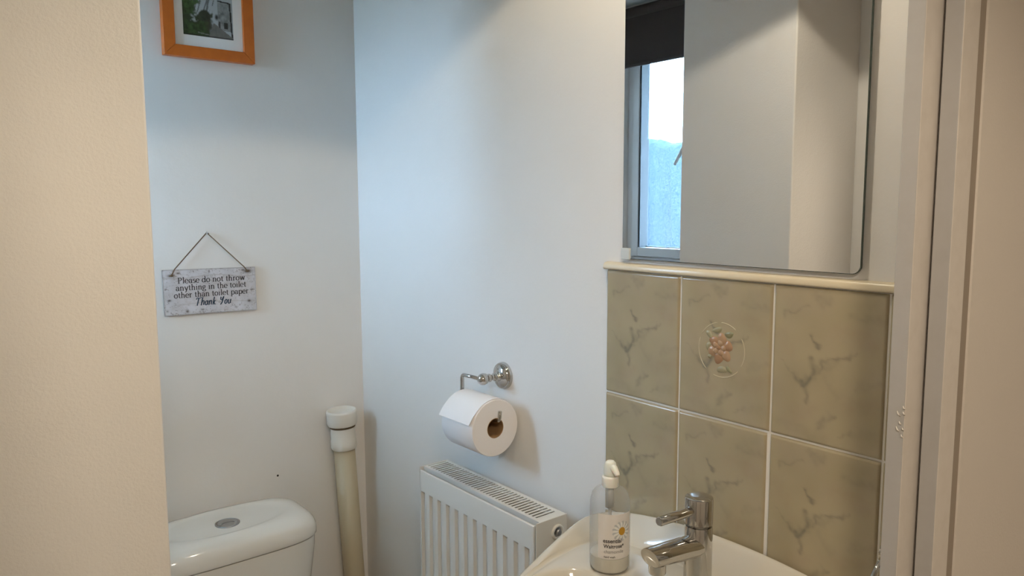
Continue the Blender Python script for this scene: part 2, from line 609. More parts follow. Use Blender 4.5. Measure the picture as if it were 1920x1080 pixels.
GREY = lin(128, 128, 118)
GRN = lin(140, 140, 120)
PNK = lin(176, 140, 116)
vein([(.40, .05), (.47, .07), (.44, .10)], .030, .45, GREY)
vein([(.52, .055), (.50, .085)], .014, .35, GREY)
vein([(.12, .19), (.2, .16), (.33, .13)], .012, .45, GREY)
vein([(.70, .14), (.85, .17), (.95, .15)], .025, .25, GREY)
vein([(.36, .31), (.41, .35), (.45, .385)], .011, .85, GREY)
vein([(.37, .46), (.40, .53), (.37, .58), (.32, .61), (.33, .66), (.36, .74)], .013, .75, GREY)
vein([(.24, .58), (.32, .605), (.38, .575)], .024, .60, GREY)
vein([(.30, .60), (.35, .57)], .020, .55, GREY)
vein([(.43, .52), (.47, .47), (.52, .46), (.58, .45), (.66, .41), (.76, .385)], .013, .65, GREY)
vein([(.47, .50), (.55, .50), (.60, .46)], .028, .35, GREY)
vein([(.50, .56), (.57, .62), (.62, .66)], .03, .20, GREY)
vein([(.08, .50), (.18, .55), (.26, .58)], .006, .35, GREY)
vein([(.56, .80), (.50, .86), (.46, .90)], .020, .50, GREY)
vein([(.60, .79), (.54, .84)], .010, .60, GREY)
vein([(.80, .60), (.90, .55), (.97, .57)], .020, .22, GREY)
vein([(.05, .30), (.15, .36), (.2, .44)], .05, .14, PNK)
vein([(.62, .25), (.78, .27), (.92, .30)], .06, .20, PNK)
vein([(.72, .72), (.82, .70), (.95, .65)], .05, .22, PNK)
vein([(.25, .83), (.40, .78)], .06, .18, PNK)
vein([(.78, .08), (.92, .06)], .03, .15, GRN)
vein([(.1, .9), (.3, .94), (.5, .97)], .04, .18, GRN)
vein([(.75, .88), (.9, .86)], .04, .20, GRN)
vein([(.62, .93), (.72, .90), (.74, .86)], .008, .4, GREY)

rng = np.random.default_rng(3)


def vnoise(A, Bb, fx, fy, seed):
    g = np.random.default_rng(seed).random((fy + 2, fx + 2))
    x, y = A * fx, Bb * fy
    i, j = np.floor(x).astype(int), np.floor(y).astype(int)
    i, j = np.clip(i, 0, fx), np.clip(j, 0, fy)
    tx, ty = x - i, y - j
    tx, ty = tx * tx * (3 - 2 * tx), ty * ty * (3 - 2 * ty)
    return (g[j, i] * (1 - tx) + g[j, i + 1] * tx) * (1 - ty) + (g[j + 1, i] * (1 - tx) + g[j + 1, i + 1] * tx) * ty


def seg_dist(A, Bb, pts, asp):
    d = np.full(A.shape, 9.0)
    for p, q in zip(pts[:-1], pts[1:]):
        dx, dy = (q[0] - p[0]), (q[1] - p[1]) * asp
        t = np.clip(((A - p[0]) * dx + (Bb - p[1]) * asp * dy) / (dx * dx + dy * dy + 1e-9), 0, 1)
        d = np.minimum(d, np.hypot(A - p[0] - t * dx, (Bb - p[1]) * asp - t * dy))
    return d


TBASE = lin(168, 156, 128)


def tile_cols(A, Bb):
    wob = (vnoise(A, Bb, 9, 12, 1) - .5) * .05 + (vnoise(A, Bb, 26, 34, 2) - .5) * .03
    wob2 = (vnoise(A, Bb, 10, 13, 5) - .5) * .05 + (vnoise(A, Bb, 28, 36, 6) - .5) * .03
    c = np.ones(A.shape + (3,)) * TBASE
    mott = vnoise(A, Bb, 5, 7, 9)
    c = c * (0.94 + 0.12 * mott[..., None])
    for pts, w, st, col in STROKES:
        d = seg_dist(A + wob, Bb + wob2, pts, 1.333)
        f = np.exp(-(d / w) ** 2) * st
        f = f * (0.55 + 0.75 * vnoise(A, Bb, 30, 40, 11))
        f = np.clip(f * .72, 0, 1)[..., None]
        c = c * (1 - f) + col * 0.62 * f
    return c


gr = obj('grout', B(0.9945, 1.0, TY[-1] - 0.0, TY[0] - 0.002, TZ[-1], TZ[0] - 0.001), GROUT, wall_right)


def make_tile(y1, y0, z1, z0, name, u0=0.0, uw=1.0, edge=0.003):
    """front is at x=TF facing -X; u runs from high y to low y, v down; pillowed edges"""
    nx, ny = 78, 104
    y1, y0, z1, z0 = y1 - GAP, y0 + GAP, z1 - GAP, z0 + GAP
    wy, hz = y1 - y0, z1 - z0

    def wave(A, Bb):
        dy = np.minimum(A, 1 - A) * wy
        dz = np.minimum(Bb, 1 - Bb) * hz
        d = np.minimum(dy, dz)
        t = np.clip(1 - d / edge, 0, 1)
        off = (1 - np.sqrt(np.clip(1 - t * t, 0, 1))) * edge * 1.15
        r = np.zeros(A.shape + (3,))
        r[..., 0] = off
        return r
    me = grid_mesh(name, (TF, y1, z1), (0, -wy, 0), (0, 0, -hz), nx, ny,
                   lambda A, Bb: tile_cols(u0 + A * uw, Bb), wave)
    return obj(name, me, TILEM, wall_right, smooth=True)


master = None
for j in range(3):
    for i in range(4):
        if i == 1 and j == 0:
            t = make_tile(TY[i], TY[i + 1], TZ[j], TZ[j + 1], 'tile')
            t['label'] = 'tile with an embossed pink rose medallion'
            motif_tile = t
        elif i == 3:
            make_tile(TY[i], TY[i + 1], TZ[j], TZ[j + 1], 'tile', 0, 0.36)
        elif master is None:
            master = make_tile(TY[i], TY[i + 1], TZ[j], TZ[j + 1], 'tile')
            mo = (TY[i], TZ[j])
        else:
            t = master.copy()
            C.objects.link(t)
            t.parent = wall_right
            t.location = master.location + Vector((0, (TY[i] - mo[0]) * S, (TZ[j] - mo[1]) * S))
            t.scale = (1, 1, 1)
            # keep exact tile heights/widths by nudging only

# rose medallion in relief
mc = (0.702, -0.2265)
R = 0.0425
bm = bmesh.new()
col_layer = bm.verts.layers.float_color.new('Col')


def setcol(vs0, col):
    for v in bm.verts:
        if v.index == -1 or v not in vs0:
            v[col_layer] = (*col, 1)


def add_colored(fn, col):
    before = set(bm.verts)
    fn()
    for v in bm.verts:
        if v not in before:
            v[col_layer] = (*col, 1)


RING = lin(192, 179, 150)
for a0, a1 in ((100, 150), (158, 232), (250, 318), (328, 392), (52, 92)):
    # image right is -y
    pts = [(TF + 0.0004, mc[0] - R * math.cos(math.radians(a)), mc[1] + R * 1.02 * math.sin(math.radians(a))) for a in np.linspace(a0, a1, 14)]
    add_colored(lambda: tube(bm, pts, [0.0004] + [0.0010] * 12 + [0.0004], 8), RING)


def dab(u, v, ru, rv, ang, col, h=0.0016):
    """low flattened petal"""
    def f():
        nseg, nr = 14, 3
        cx, cz = mc[0] - u, mc[1] + v
        cen = bm.verts.new((TF - h, cx, cz))
        prev = None
        for q in range(1, nr + 1):
            tt = q / nr
            ring = []
            for k in range(nseg):
                a = 2 * math.pi * k / nseg
                wob = 1 + 0.10 * math.sin(3 * a + u * 900)
                px, pz = ru * tt * wob * math.cos(a), rv * tt * wob * math.sin(a)
                X = px * math.cos(ang) - pz * math.sin(ang)
                Z = px * math.sin(ang) + pz * math.cos(ang)
                ring.append(bm.verts.new((TF - h * math.sqrt(max(0, 1 - tt * tt)) + 0.0006 * (tt == 1), cx - X, cz + Z)))
            for k in range(nseg):
                k2 = (k + 1) % nseg
                if prev is None:
                    bm.faces.new([cen, ring[k], ring[k2]])
                else:
                    bm.faces.new([prev[k], ring[k], ring[k2], prev[k2]])
            prev = ring
    add_colored(f, col)


LEAF = lin(158, 152, 124)
LEAF2 = lin(140, 138, 108)
P1, P2, P3 = lin(172, 140, 110), lin(164, 128, 98), lin(178, 150, 122)
dab(-.022, .022, .010, .005, 2.3, LEAF)
dab(-.008, .031, .011, .005, 0.3, LEAF)
dab(.014, .026, .009, .006, 0.2, LEAF2)
dab(-.024, .004, .008, .005, 1.2, LEAF)
dab(.003, -.031, .012, .006, 0.1, LEAF)
dab(.015, -.029, .008, .004, -0.7, LEAF2)
dab(-.020, -.012, .006, .004, .5, LEAF)
for k in range(6):
    a = k * math.pi / 3 + 0.35
    dab(-.002 + .0145 * math.cos(a), .002 + .0155 * math.sin(a), .0105, .0095, a, P1 if k % 2 else P2, .0020)
for k in range(5):
    a = k * math.pi * .4 + 0.1
    dab(-.003 + .008 * math.cos(a), .003 + .008 * math.sin(a), .0068, .0060, a, P3 if k % 2 else P1, .0030)
dab(-.004, .004, .0050, .0052, 0, P2, .0037)
obj('rose_medallion', bm, MOTIF, motif_tile, smooth=True)

# ivory bead above tiles
bm = prism(bmesh.new(), [(1.0, -0.1145), (0.9885, -0.1145), (0.987, -0.1115), (0.9875, -0.1065), (0.9905, -0.1025), (1.0, -0.1005)], 0.386, 0.957, 'y')
o = struct(obj('trim_6', bm, BEAD, bevel=0.0015))
o['label'] = 'ivory bead running along the top of the splashback tiles'
o['category'] = 'trim'

# ------------------------------------------------------------------ mirror
mir = thing('mirror', 'frameless rectangular wall mirror with rounded corners above the tiles', 'mirror', (0.993, 0.70, -0.093))


def rrect(y0, y1, z0, z1, r, n_=8):
    pts = []
    for (cy, cz, a0) in ((y1 - r, z1 - r, 0), (y0 + r, z1 - r, 90), (y0 + r, z0 + r, 180), (y1 - r, z0 + r, 270)):
        for k in range(n_ + 1):
            a = math.radians(a0 + 90 * k / n_)
            pts.append((cy + r * math.cos(a), cz + r * math.sin(a)))
    return pts


MY0, MY1 = 0.4865, 0.913
bm = prism(bmesh.new(), rrect(MY0, MY1, -0.0935, 0.58, 0.012), 0.9915, 0.9955, 'x')
obj('glass_edge', bm, MEDGE, mir)
bm = prism(bmesh.new(), rrect(MY0 + .0009, MY1 - .0009, -0.0926, 0.579, 0.0115), 0.9912, 0.9917, 'x')
obj('glass', bm, MIRROR, mir)
bm = bmesh.new()
box(bm, 0.9955, 1.0, 0.60, 0.80, 0.1, 0.4)
obj('backing', bm, DARK, mir)
bm = B(0.9885, 0.9955, MY1 - 0.018, MY1 + 0.0015, -0.0945, -0.0745)
obj('mounting_clip', bm, CLIPM, mir, bevel=0.001)

# ------------------------------------------------------------------ picture
pic = thing('framed_picture', 'small portrait photo of a leafy lane in an orange wooden frame', 'picture', (0.612, WA, 0.348))
px0, px1, pz0, pz1 = 0.5055, 0.7165, 0.3495, 0.630
fw = 0.0260
y0p, y1p = WA - 0.022, WA - 0.0005
for pts in ([(px0, pz0), (px1, pz0), (px1 - fw, pz0 + fw), (px0 + fw, pz0 + fw)],
            [(px1, pz0), (px1, pz1), (px1 - fw, pz1 - fw), (px1 - fw, pz0 + fw)],
            [(px1, pz1), (px0, pz1), (px0 + fw, pz1 - fw), (px1 - fw, pz1 - fw)],
            [(px0, pz1), (px0, pz0), (px0 + fw, pz0 + fw), (px0 + fw, pz1 - fw)]):
    obj('frame_rail', prism(bmesh.new(), pts, y0p, y1p, 'y'), ORANGE, pic, bevel=0.0012)
obj('mount_board', B(px0 + fw - .002, px1 - fw + .002, WA - 0.014, WA - 0.010, pz0 + fw - .002, pz1 - fw + .002), MATM, pic)


def photo_cols(A, Bb):
    # A: 0 left..1 right, Bb: 0 top..1 bottom
    c = np.ones(A.shape + (3,)) * lin(172, 180, 186)
    nz = vnoise(A, Bb, 14, 22, 1) * .6 + vnoise(A, Bb, 34, 50, 2) * .4

    def put(mask, col, soft=None):
        nonlocal c
        m = np.clip(mask, 0, 1)[..., None]
        c = c * (1 - m) + col * m
    # tree left with drooping branches
    edge = 0.30 + (vnoise(A, Bb, 6, 14, 3) - .5) * .22
    tree = np.clip((edge - A) * 14 + (nz - .4) * 2.2, 0, 1)
    g = lin(58, 84, 48)[None, None] * (0.30 + 1.5 * nz[..., None])
    c = c * (1 - tree[..., None]) + g * tree[..., None]
    br = np.clip((vnoise(A + Bb * .5, Bb, 44, 9, 4) - .58) * 6, 0, 1) * (A > .22) * (A < .64 - (Bb - .5) * .4) * (Bb < .74)
    put(br * .8, lin(64, 70, 68))
    put(np.clip((.60 - A) * 14 + (nz - .5) * 2, 0, 1) * np.clip((Bb - .70) * 14 + (nz - .5) * 3, 0, 1), lin(44, 58, 38))
    d = np.hypot((A - .43) / .125, (Bb - .745) / .085)
    m = np.clip((1.1 - d) * 5 + (nz - .5), 0, 1)[..., None]
    c = c * (1 - m) + lin(46, 56, 44)[None, None] * (0.5 + nz[..., None]) * m
    low = np.clip((Bb - .80 + (nz - .5) * .1) * 14, 0, 1) * np.clip((.58 - A) * 10, 0, 1)
    c = c * (1 - low[..., None]) + (lin(52, 76, 42)[None, None] * (0.25 + 1.4 * nz[..., None])) * low[..., None]
    # dark red-brown verge and tree line by the lane
    put(np.clip((.10 - np.hypot((A - .52) * .9, Bb - .86)) * 14, 0, 1) * .7, lin(58, 54, 46))
    put(np.clip((.05 - np.hypot(A - .67, Bb - .735)) * 30, 0, 1), lin(34, 38, 38))
    # building at right
    bl_ = (A > .70) * (Bb > .52 + (A - .7) * .05) * (A < .985) * (Bb < .90)
    bc = lin(132, 138, 138)[None, None] * (0.40 + 1.05 * nz[..., None])
    c = c * (1 - bl_[..., None]) + bc * bl_[..., None]
    put((A > .70) * (A < .96) * (np.abs(Bb - .525 - (A - .7) * .05) < .008) * 1.0, lin(25, 28, 30))
    put((np.abs(A - .955 - (Bb - .7) * .08) < .016) * (Bb > .53) * 1.0, lin(30, 32, 34))
    put((A > .82) * (A < .90) * (Bb > .79) * (Bb < .87) * 1.0, lin(46, 48, 46))
    put((np.abs(A - .725) < .009) * (Bb > .78) * (Bb < .87) * 1.0, lin(24, 26, 26))
    put((A > .74) * (A < .80) * (Bb > .80) * (Bb < .87) * .6, lin(150, 152, 150))
    # path widening towards the viewer
    pw = np.clip((Bb - .82) / .18, 0, 1)
    pa = (Bb > .82) * (A > .60 - pw * .10) * (A < .63 + pw * .42)
    pc = lin(112, 112, 108)[None, None] * (0.75 + .45 * nz[..., None])
    c = c * (1 - pa[..., None]) + pc * pa[..., None]
    put((np.abs(Bb - .955 - (A - .3) * .08) < .006) * (A > .28) * (A < .52) * .8, lin(120, 124, 122))
    put(((Bb > .985) + (A < .012)) * .7, lin(30, 32, 30))
    return c


me = grid_mesh('photo', (0.552, WA - 0.0145, 0.585), (0.116, 0, 0), (0, 0, -0.1835), 90, 140, photo_cols)
obj('photo', me, PRINT, pic)

# ------------------------------------------------------------------ hanging sign
TH, TN = 0.235, 0.08


def arc(cx, cy, rx, ry, a0, a1, n_=12):
    return [(cx + rx * math.cos(math.radians(a)), cy + ry * math.sin(math.radians(a))) for a in np.linspace(a0, a1, n_)]


def sf(x, y=0, w=.2):
    return [(x - w, y), (x + w, y)]


G = {
    'P': (1.15, [[(.28, 0), (.28, 1.5)], sf(.28, .03, .24), [(.05, 1.47), (.5, 1.47)], arc(.5, 1.1, .45, .38, 90, -90) + [(.28, .72)]]),
    'l': (.55, [[(.27, 0), (.27, 1.6)], sf(.27, .03), [(.07, 1.56), (.27, 1.6)]]),
    'e': (.95, [arc(.47, .5, .38, .5, 0, 320, 20), [(.09, .52), (.85, .52)]]),
    'a': (.95, [arc(.42, .72, .28, .28, 170, 0) + [(.7, .1), (.78, .03), (.92, .05)], arc(.38, .30, .28, .28, 70, 380, 16)]),
    's': (.75, [arc(.38, .75, .24, .24, 30, 250) + arc(.36, .27, .28, .27, 80, -150)]),
    'd': (1.08, [arc(.45, .5, .36, .5, 0, 360, 22), [(.82, 0), (.82, 1.6)], [(.62, 1.56), (.82, 1.6)], [(.82, .03), (1.0, .05)]]),
    'o': (1.0, [arc(.48, .5, .38, .5, 0, 360, 22)]),
    'n': (1.12, [[(.25, 0), (.25, 1.0)], sf(.25, .03), [(.07, .95), (.25, 1.0)], [(.25, .7)] + arc(.55, .68, .27, .32, 140, 0) + [(.82, 0)], sf(.82, .03)]),
    't': (.68, [[(.3, 1.3), (.3, .25)] + arc(.46, .22, .16, .2, 180, 320, 6), [(.05, .97), (.58, .97)]]),
    'h': (1.12, [[(.25, 0), (.25, 1.6)], sf(.25, .03), [(.07, 1.56), (.25, 1.6)], [(.25, .7)] + arc(.55, .68, .27, .32, 140, 0) + [(.82, 0)], sf(.82, .03)]),
    'r': (.8, [[(.25, 0), (.25, 1.0)], sf(.25, .03), [(.07, .95), (.25, 1.0)], [(.25, .65)] + arc(.5, .7, .22, .27, 150, 50, 6), [(.66, .93), (.66, .83)]]),
    'w': (1.4, [[(.15, .97), (.45, 0)], [(.45, 0), (.72, .97)], [(.72, .97), (.98, 0)], [(.98, 0), (1.25, .97)], sf(.15, .97, .15), sf(1.25, .97, .13), sf(.70, .97, .12)]),
    'y': (1.0, [[(.15, .97), (.5, 0)], [(.85, .97), (.5, 0), (.36, -.4), (.18, -.45)], sf(.15, .97, .15), sf(.85, .97, .13)]),
    'i': (.55, [[(.27, 0), (.27, 1.0)], sf(.27, .03), [(.07, .95), (.27, 1.0)], [(.26, 1.34), (.26, 1.5)]]),
    'g': (.98, [arc(.42, .66, .28, .32, 0, 360, 18), [(.25, .38), (.15, .2), (.3, .1), (.6, .06)] + arc(.45, -.2, .38, .24, 60, -240, 16), [(.62, .9), (.85, .97)]]),
    'p': (1.08, [[(.25, -.5), (.25, 1.0)], sf(.25, -.48), [(.07, .95), (.25, 1.0)], arc(.58, .5, .36, .5, 180, -180, 22)]),
    ' ': (.55, []),
}
SC = {  # slanted brush script
    'T': (1.25, [[(.55, 1.5), (.5, 0)], [(.0, 1.25), (.2, 1.55), (.7, 1.45), (1.2, 1.6)]]),
    'h': (.95, [[(.2, 0), (.2, 1.55), (.32, 1.6)], [(.2, .5)] + arc(.5, .65, .22, .3, 150, 0, 8) + [(.72, .1), (.9, .1)]]),
    'a': (.9, [arc(.38, .45, .27, .43, 20, 380, 16), [(.68, .9), (.66, .1), (.88, .1)]]),
    'n': (.95, [[(.15, .9), (.18, 0)], [(.18, .5)] + arc(.46, .6, .22, .3, 150, 0, 8) + [(.68, .1), (.88, .1)]]),
    'k': (.95, [[(.2, 0), (.2, 1.55)], [(.2, .42), (.6, .85)], [(.32, .5), (.62, .05), (.85, .1)]]),
    ' ': (.75, []),
    'Y': (1.15, [[(.1, 1.5), (.15, .95), (.45, .8), (.75, 1.5)], [(.8, 1.55), (.62, .3), (.35, -.1)]]),
    'o': (.85, [arc(.4, .45, .27, .43, 0, 360, 16)]),
    'u': (.95, [[(.1, .9), (.15, .3)] + arc(.4, .3, .25, .28, 180, 340, 8) + [(.66, .9), (.66, .1), (.9, .15)]]),
}


def text_strokes(txt, glyphs, slant=0.0):
    x = 0
    res = []
    for ch in txt:
        w, st = glyphs[ch]
        for s in st:
            res.append([(x + p[0] + slant * p[1], p[1]) for p in s])
        x += w
    return res, x


def ribbon(bm, pts, place, th, tn):
    """flat calligraphic ribbon; thick where it runs vertically"""
    n_ = len(pts)
    Lr, Rr = [], []
    for i, p in enumerate(pts):
        a, b = pts[max(i - 1, 0)], pts[min(i + 1, n_ - 1)]
        dx, dy = b[0] - a[0], b[1] - a[1]
        l = math.hypot(dx, dy) or 1
        w = (tn + (th - tn) * abs(dy / l)) / 2
        nx_, ny_ = -dy / l * w, dx / l * w
        Lr.append(bm.verts.new(place(p[0] + nx_, p[1] + ny_)))
        Rr.append(bm.verts.new(place(p[0] - nx_, p[1] - ny_)))
    for i in range(n_ - 1):
        bm.faces.new([Lr[i], Lr[i + 1], Rr[i + 1], Rr[i]])


sg = thing('hanging_sign', 'distressed white wooden plaque with grey lettering hung from brown twine', 'sign', (0.590, WA, -0.2585))
ya, yb = WA - 0.0070, WA - 0.0022
# slight clockwise hang: corners measured
TLc, TRc, BLc, BRc = (0.479, -0.1485), (0.7005, -0.1520), (0.4795, -0.2580), (0.6985, -0.2600)


def on_sign(fx, fz):
    a = (TLc[0] * (1 - fx) + TRc[0] * fx, TLc[1] * (1 - fx) + TRc[1] * fx)
    b = (BLc[0] * (1 - fx) + BRc[0] * fx, BLc[1] * (1 - fx) + BRc[1] * fx)
    return (a[0] * (1 - fz) + b[0] * fz, a[1] * (1 - fz) + b[1] * fz)


obj('board', prism(bmesh.new(), [TLc, TRc, BRc, BLc], ya, yb, 'y'), SIGNEDGE, sg, bevel=0.0008)


def sign_cols(A, Bb):
    c = np.ones(A.shape + (3,)) * lin(204, 202, 206)
    n1 = vnoise(A, Bb, 10, 5, 21)
    c = c * (0.90 + 0.18 * n1[..., None])
    # crackle: thin dark lines
    n2 = vnoise(A, Bb, 26, 13, 22) + .5 * vnoise(A, Bb, 60, 30, 23)
    cr = np.exp(-((n2 - .72) / .022) ** 2)
    edgef = np.clip(1.25 - 3.2 * np.minimum(np.minimum(A, 1 - A) * 2.0, np.minimum(Bb, 1 - Bb)), 0, 1)
    f = np.clip(cr * (0.22 + .75 * edgef), 0, 1)[..., None]
    c = c * (1 - f) + lin(120, 112, 108) * f
    # long grain lines
    gl_ = np.exp(-((Bb - .17 - .03 * np.sin(A * 9)) / .012) ** 2) * .5 + np.exp(-((Bb - .76 - .02 * np.sin(A * 7 + 1)) / .010) ** 2) * .35 * (A > .1)
    gl_ += np.exp(-((Bb - .34 - .015 * np.sin(A * 8 + 2)) / .008) ** 2) * .25
    c = c * (1 - gl_[..., None]) + lin(150, 142, 136) * gl_[..., None]
    for (u, v, ru, rv, st) in ((.085, .13, .035, .028, .8), (.16, .08, .018, .018, .8), (.485, .06, .01, .035, .6),
                               (.91, .09, .045, .04, .9), (.86, .06, .02, .02, .8), (.955, .52, .02, .015, .8),
                               (.055, .67, .02, .022, .7), (.915, .78, .018, .03, .7), (.235, .93, .016, .03, .8),
                               (.395, .91, .018, .018, .6), (.03, .90, .01, .02, .5), (.76, .90, .012, .02, .4)):
        f = (np.exp(-(((A - u) / ru) ** 2 + ((Bb - v) / rv) ** 2)) * st)[..., None]
        f = np.clip(f * 1.35, 0, .95)
        c = c * (1 - f) + lin(62, 48, 40) * f
    ed = np.clip(1 - np.minimum(np.minimum(A, 1 - A) * 2.0, np.minimum(Bb, 1 - Bb)) / .025, 0, 1)[..., None] * .5
    c = c * (1 - ed) + lin(120, 112, 106) * ed
    return c


me = grid_mesh('painted_face', (TLc[0], ya - 0.0003, TLc[1]), (TRc[0] - TLc[0], 0, TRc[1] - TLc[1]),
               (BLc[0] - TLc[0], 0, BLc[1] - TLc[1]), 150, 75, sign_cols)
obj('painted_face', me, SIGNM, sg)
for (txt, x0, x1, base, xh) in (('Please do not throw', .150, .880, .300, .085),
                                ('anything in the toilet', .128, .893, .460, .085),
                                ('other than toilet paper', .105, .920, .620, .085)):
    bm = bmesh.new()
    st, wd_ = text_strokes(txt, G)
    for s in st:
        ribbon(bm, s, lambda x, y: (lambda q: (q[0], ya - 0.0006, q[1]))(on_sign(x0 + (x1 - x0) * x / wd_, base - y * xh + 0.015 * (0.5 - (x0 + (x1 - x0) * x / wd_)))), TH, TN + .03)
    obj('lettering', bm, INK, sg)
bm = bmesh.new()
st, wd_ = text_strokes('Thank You', SC, 0.28)
for s in st:
    ribbon(bm, s, lambda x, y: (lambda q: (q[0], ya - 0.0006, q[1]))(on_sign(.320 + (.73 - .320) * x / (wd_ + .3), .820 - y * .112)), .27, .12)
o = obj('lettering', bm, NAVY, sg)
o['label'] = 'navy brush script words'
bm = bmesh.new()
ap = (0.5855, WA - 0.006, -0.0625)
hl, hr_ = on_sign(.085, .13), on_sign(.905, .09)
tl_, tr_ = on_sign(.125, -.01), on_sign(.875, -.01)
for a, b in ((hl, tl_), (hr_, tr_)):
    tube(bm, [(a[0], ya - .0012, a[1]), ((a[0] + b[0]) / 2, ya - .003, (a[1] + b[1]) / 2), (b[0], ya - .0005, b[1]), (ap[0], ap[1], ap[2])], 0.0013, 8)
    tube(bm, [(a[0] - .004, ya - .0012, a[1] - .001), (a[0], ya - .0025, a[1] + .0005), (a[0] + .004, ya - .0012, a[1])], [.0012, .0024, .0012], 8)
tube(bm, [(ap[0] - .004, ap[1], ap[2] - .004), (ap[0], ap[1] - .001, ap[2] + .001), (ap[0] + .005, ap[1], ap[2] - .003)], .0013, 8)
obj('twine', bm, TWINE, sg, smooth=True)
bm = bmesh.new()
tube(bm, [(0.586, WA, -0.064), (0.586, WA - 0.010, -0.0635)], .0012, 10)
lathe(bm, [(0, 0), (.0022, 0), (.0022, .001), (0, .0012)], (0.586, WA - 0.010, -0.0635), (0, -1, 0), 12)
obj('nail', bm, SATIN, sg, smooth=True)

# tiny black wall plug hole above the cistern
d = bmesh.new()
lathe(d, [(0, 0), (.0028, 0), (.0028, .0006), (0, .0008)], (0.7415, WA, -0.7125), (0, -1, 0), 12)
wb = bpy.data.objects['wall_back']
obj('screw_hole', d, DARK, wb)

# ------------------------------------------------------------------ radiator
rad = thing('radiator', 'white panel radiator with vertical flutes and slotted top grille below the roll holder', 'radiator', (0.93, 1.225, -1.26))
ry0, ry1 = 1.028, 1.428
rzt, rzb = -0.592, -1.26
fxr = 0.884
# front fluted panel
nfl = 11
pitch = 0.0333
first = 1.047
ys = []
depth = []
yy = ry0 + 0.002
prof = [(ry0 + 0.0015, 0.006), (ry0 + 0.0025, 0.001), (ry0 + 0.005, 0.0)]
for k in range(nfl + 1):
    c = first + k * pitch
    if c > ry1 - 0.012:
        break
    prof += [(c - .0085, 0.0), (c - .0060, .0006), (c - .0035, .0068), (c - 0.001, .0078), (c + .004, .0078), (c + .0065, .0068), (c + .0090, .0006), (c + .0115, 0.0)]
prof += [(ry1 - 0.005, 0.0), (ry1 - 0.0025, 0.001), (ry1 - 0.0015, 0.006)]
zrows = [(rzt - 0.0035, 'lip', .004), (rzt - 0.0055, 'lip', .0008), (rzt - 0.010, 'flat', 0), (rzt - 0.052, 'flat', 0), (rzt - 0.0555, 'half', 0), (rzt - 0.060, 'full', 0),
         (rzb + 0.06, 'full', 0), (rzb + 0.053, 'half', 0), (rzb + 0.048, 'flat', 0), (rzb + 0.006, 'flat', 0), (rzb, 'lip', .006)]
bm = bmesh.new()
rows = []
for z, kind, off in zrows:
    row = []
    for (y, dpt) in prof:
        ed = y < ry0 + .0045 or y > ry1 - .0045
        dd = dpt if (kind == 'full' or ed) else (dpt * .5 if kind == 'half' else 0)
        row.append(bm.verts.new((fxr + max(dd, off), y, z)))
    rows.append(row)
for a, b in zip(rows[:-1], rows[1:]):
    for i in range(len(a) - 1):
        bm.faces.new([a[i], a[i + 1], b[i + 1], b[i]])
o = obj('front_panel', bm, ENAMEL, rad, smooth=True, autos=24)
s_ = o.modifiers.new('solid', 'SOLIDIFY')
s_.thickness = 0.0015
s_.offset = 1
# back panel, convector fins
obj('back_panel', B(0.958, 0.9635, ry0 + .004, ry1 - .004, rzb + .01, rzt - .012), ENAMEL, rad, bevel=.001)
bm = bmesh.new()
for k in range(24):
    y = ry0 + 0.012 + k * 0.0163
    box(bm, fxr + .012, 0.957, y, y + .0012, rzb + .03, rzt - .05)
obj('convector_fins', bm, FINM, rad)['kind'] = 'stuff'
obj('convector_core', B(fxr + .010, 0.9565, ry0 + .004, ry1 - .004, rzb + .03, rzt - .014), COREM, rad)  # dark block added inside so the grille slots look shaded
# top grille: a pressed sheet with slots
gx0, gx1 = 0.8985, 0.9655
bm = bmesh.new()
zg = rzt
box(bm, gx0, gx0 + .0085, ry0, ry1 + .003, zg - .0015, zg)
box(bm, gx1 - .0095, gx1, ry0, ry1 + .003, zg - .0015, zg)
ns = 36
ga, gb = ry0 + 0.020, ry1 - 0.003
pt = (gb - ga) / ns
box(bm, gx0 + .0085, gx1 - .0095, ry0, ga, zg - .0015, zg)
box(bm, gx0 + .0085, gx1 - .0095, gb + .004, ry1 + .003, zg - .0015, zg)
for k in range(ns):
    y = ga + k * pt
    box(bm, gx0 + .0085, gx1 - .0095, y + pt * .50, y + pt, zg - .0018, zg - .0003)
box(bm, gx0, gx0 + .0012, ry0, ry1 + .003, zg - .016, zg - .0015)
box(bm, gx1 - .0012, gx1, ry0, ry1 + .003, zg - .016, zg - .0015)
obj('top_grille', bm, ENAMEL, rad)
for (a, b) in ((ry0 - .0025, ry0 - .0002), (ry1 + .0032, ry1 + .0055)):
    bm = B(fxr + .0035, gx1 + .0005, a, b, rzb + .01, zg + .001)
    sp = obj('side_cover', bm, ENAMEL, rad, bevel=.0015)
pc = (0.940, ry0 - .0025, -0.6205)
bm = lathe(bmesh.new(), [(.0095, -.001), (.0148, -.001), (.0148, .003), (.0125, .0045), (.0098, .0035), (.0095, -.001)], pc, (0, -1, 0), 32, close=False)
obj('port_collar', bm, ENAMEL, rad, smooth=True)
bm = lathe(bmesh.new(), [(0, -.0005), (.0096, -.0005), (.0096, .0006), (.0066, .0008), (.0064, .006), (.0052, .0075), (0, .0075)], pc, (0, -1, 0), 24)
obj('bleed_plug', bm, SATIN, rad, smooth=True, autos=40)
# lower valve and pipe
bm = bmesh.new()
tube(bm, fillet([(0.925, ry0 - .002, rzb + .04), (0.925, ry0 - .035, rzb + .04), (0.925, ry0 - .035, FL)], .012), .009, 14)
obj('supply_pipe', bm, CHROME, rad, smooth=True)
bm = lathe(bmesh.new(), [(0, 0), (.016, 0), (.018, .01), (.018, .045), (.014, .055), (0, .055)], (0.925, ry0 - .035, rzb + .05), seg=24)
obj('valve_head', bm, ENAMEL, rad, smooth=True, autos=40)

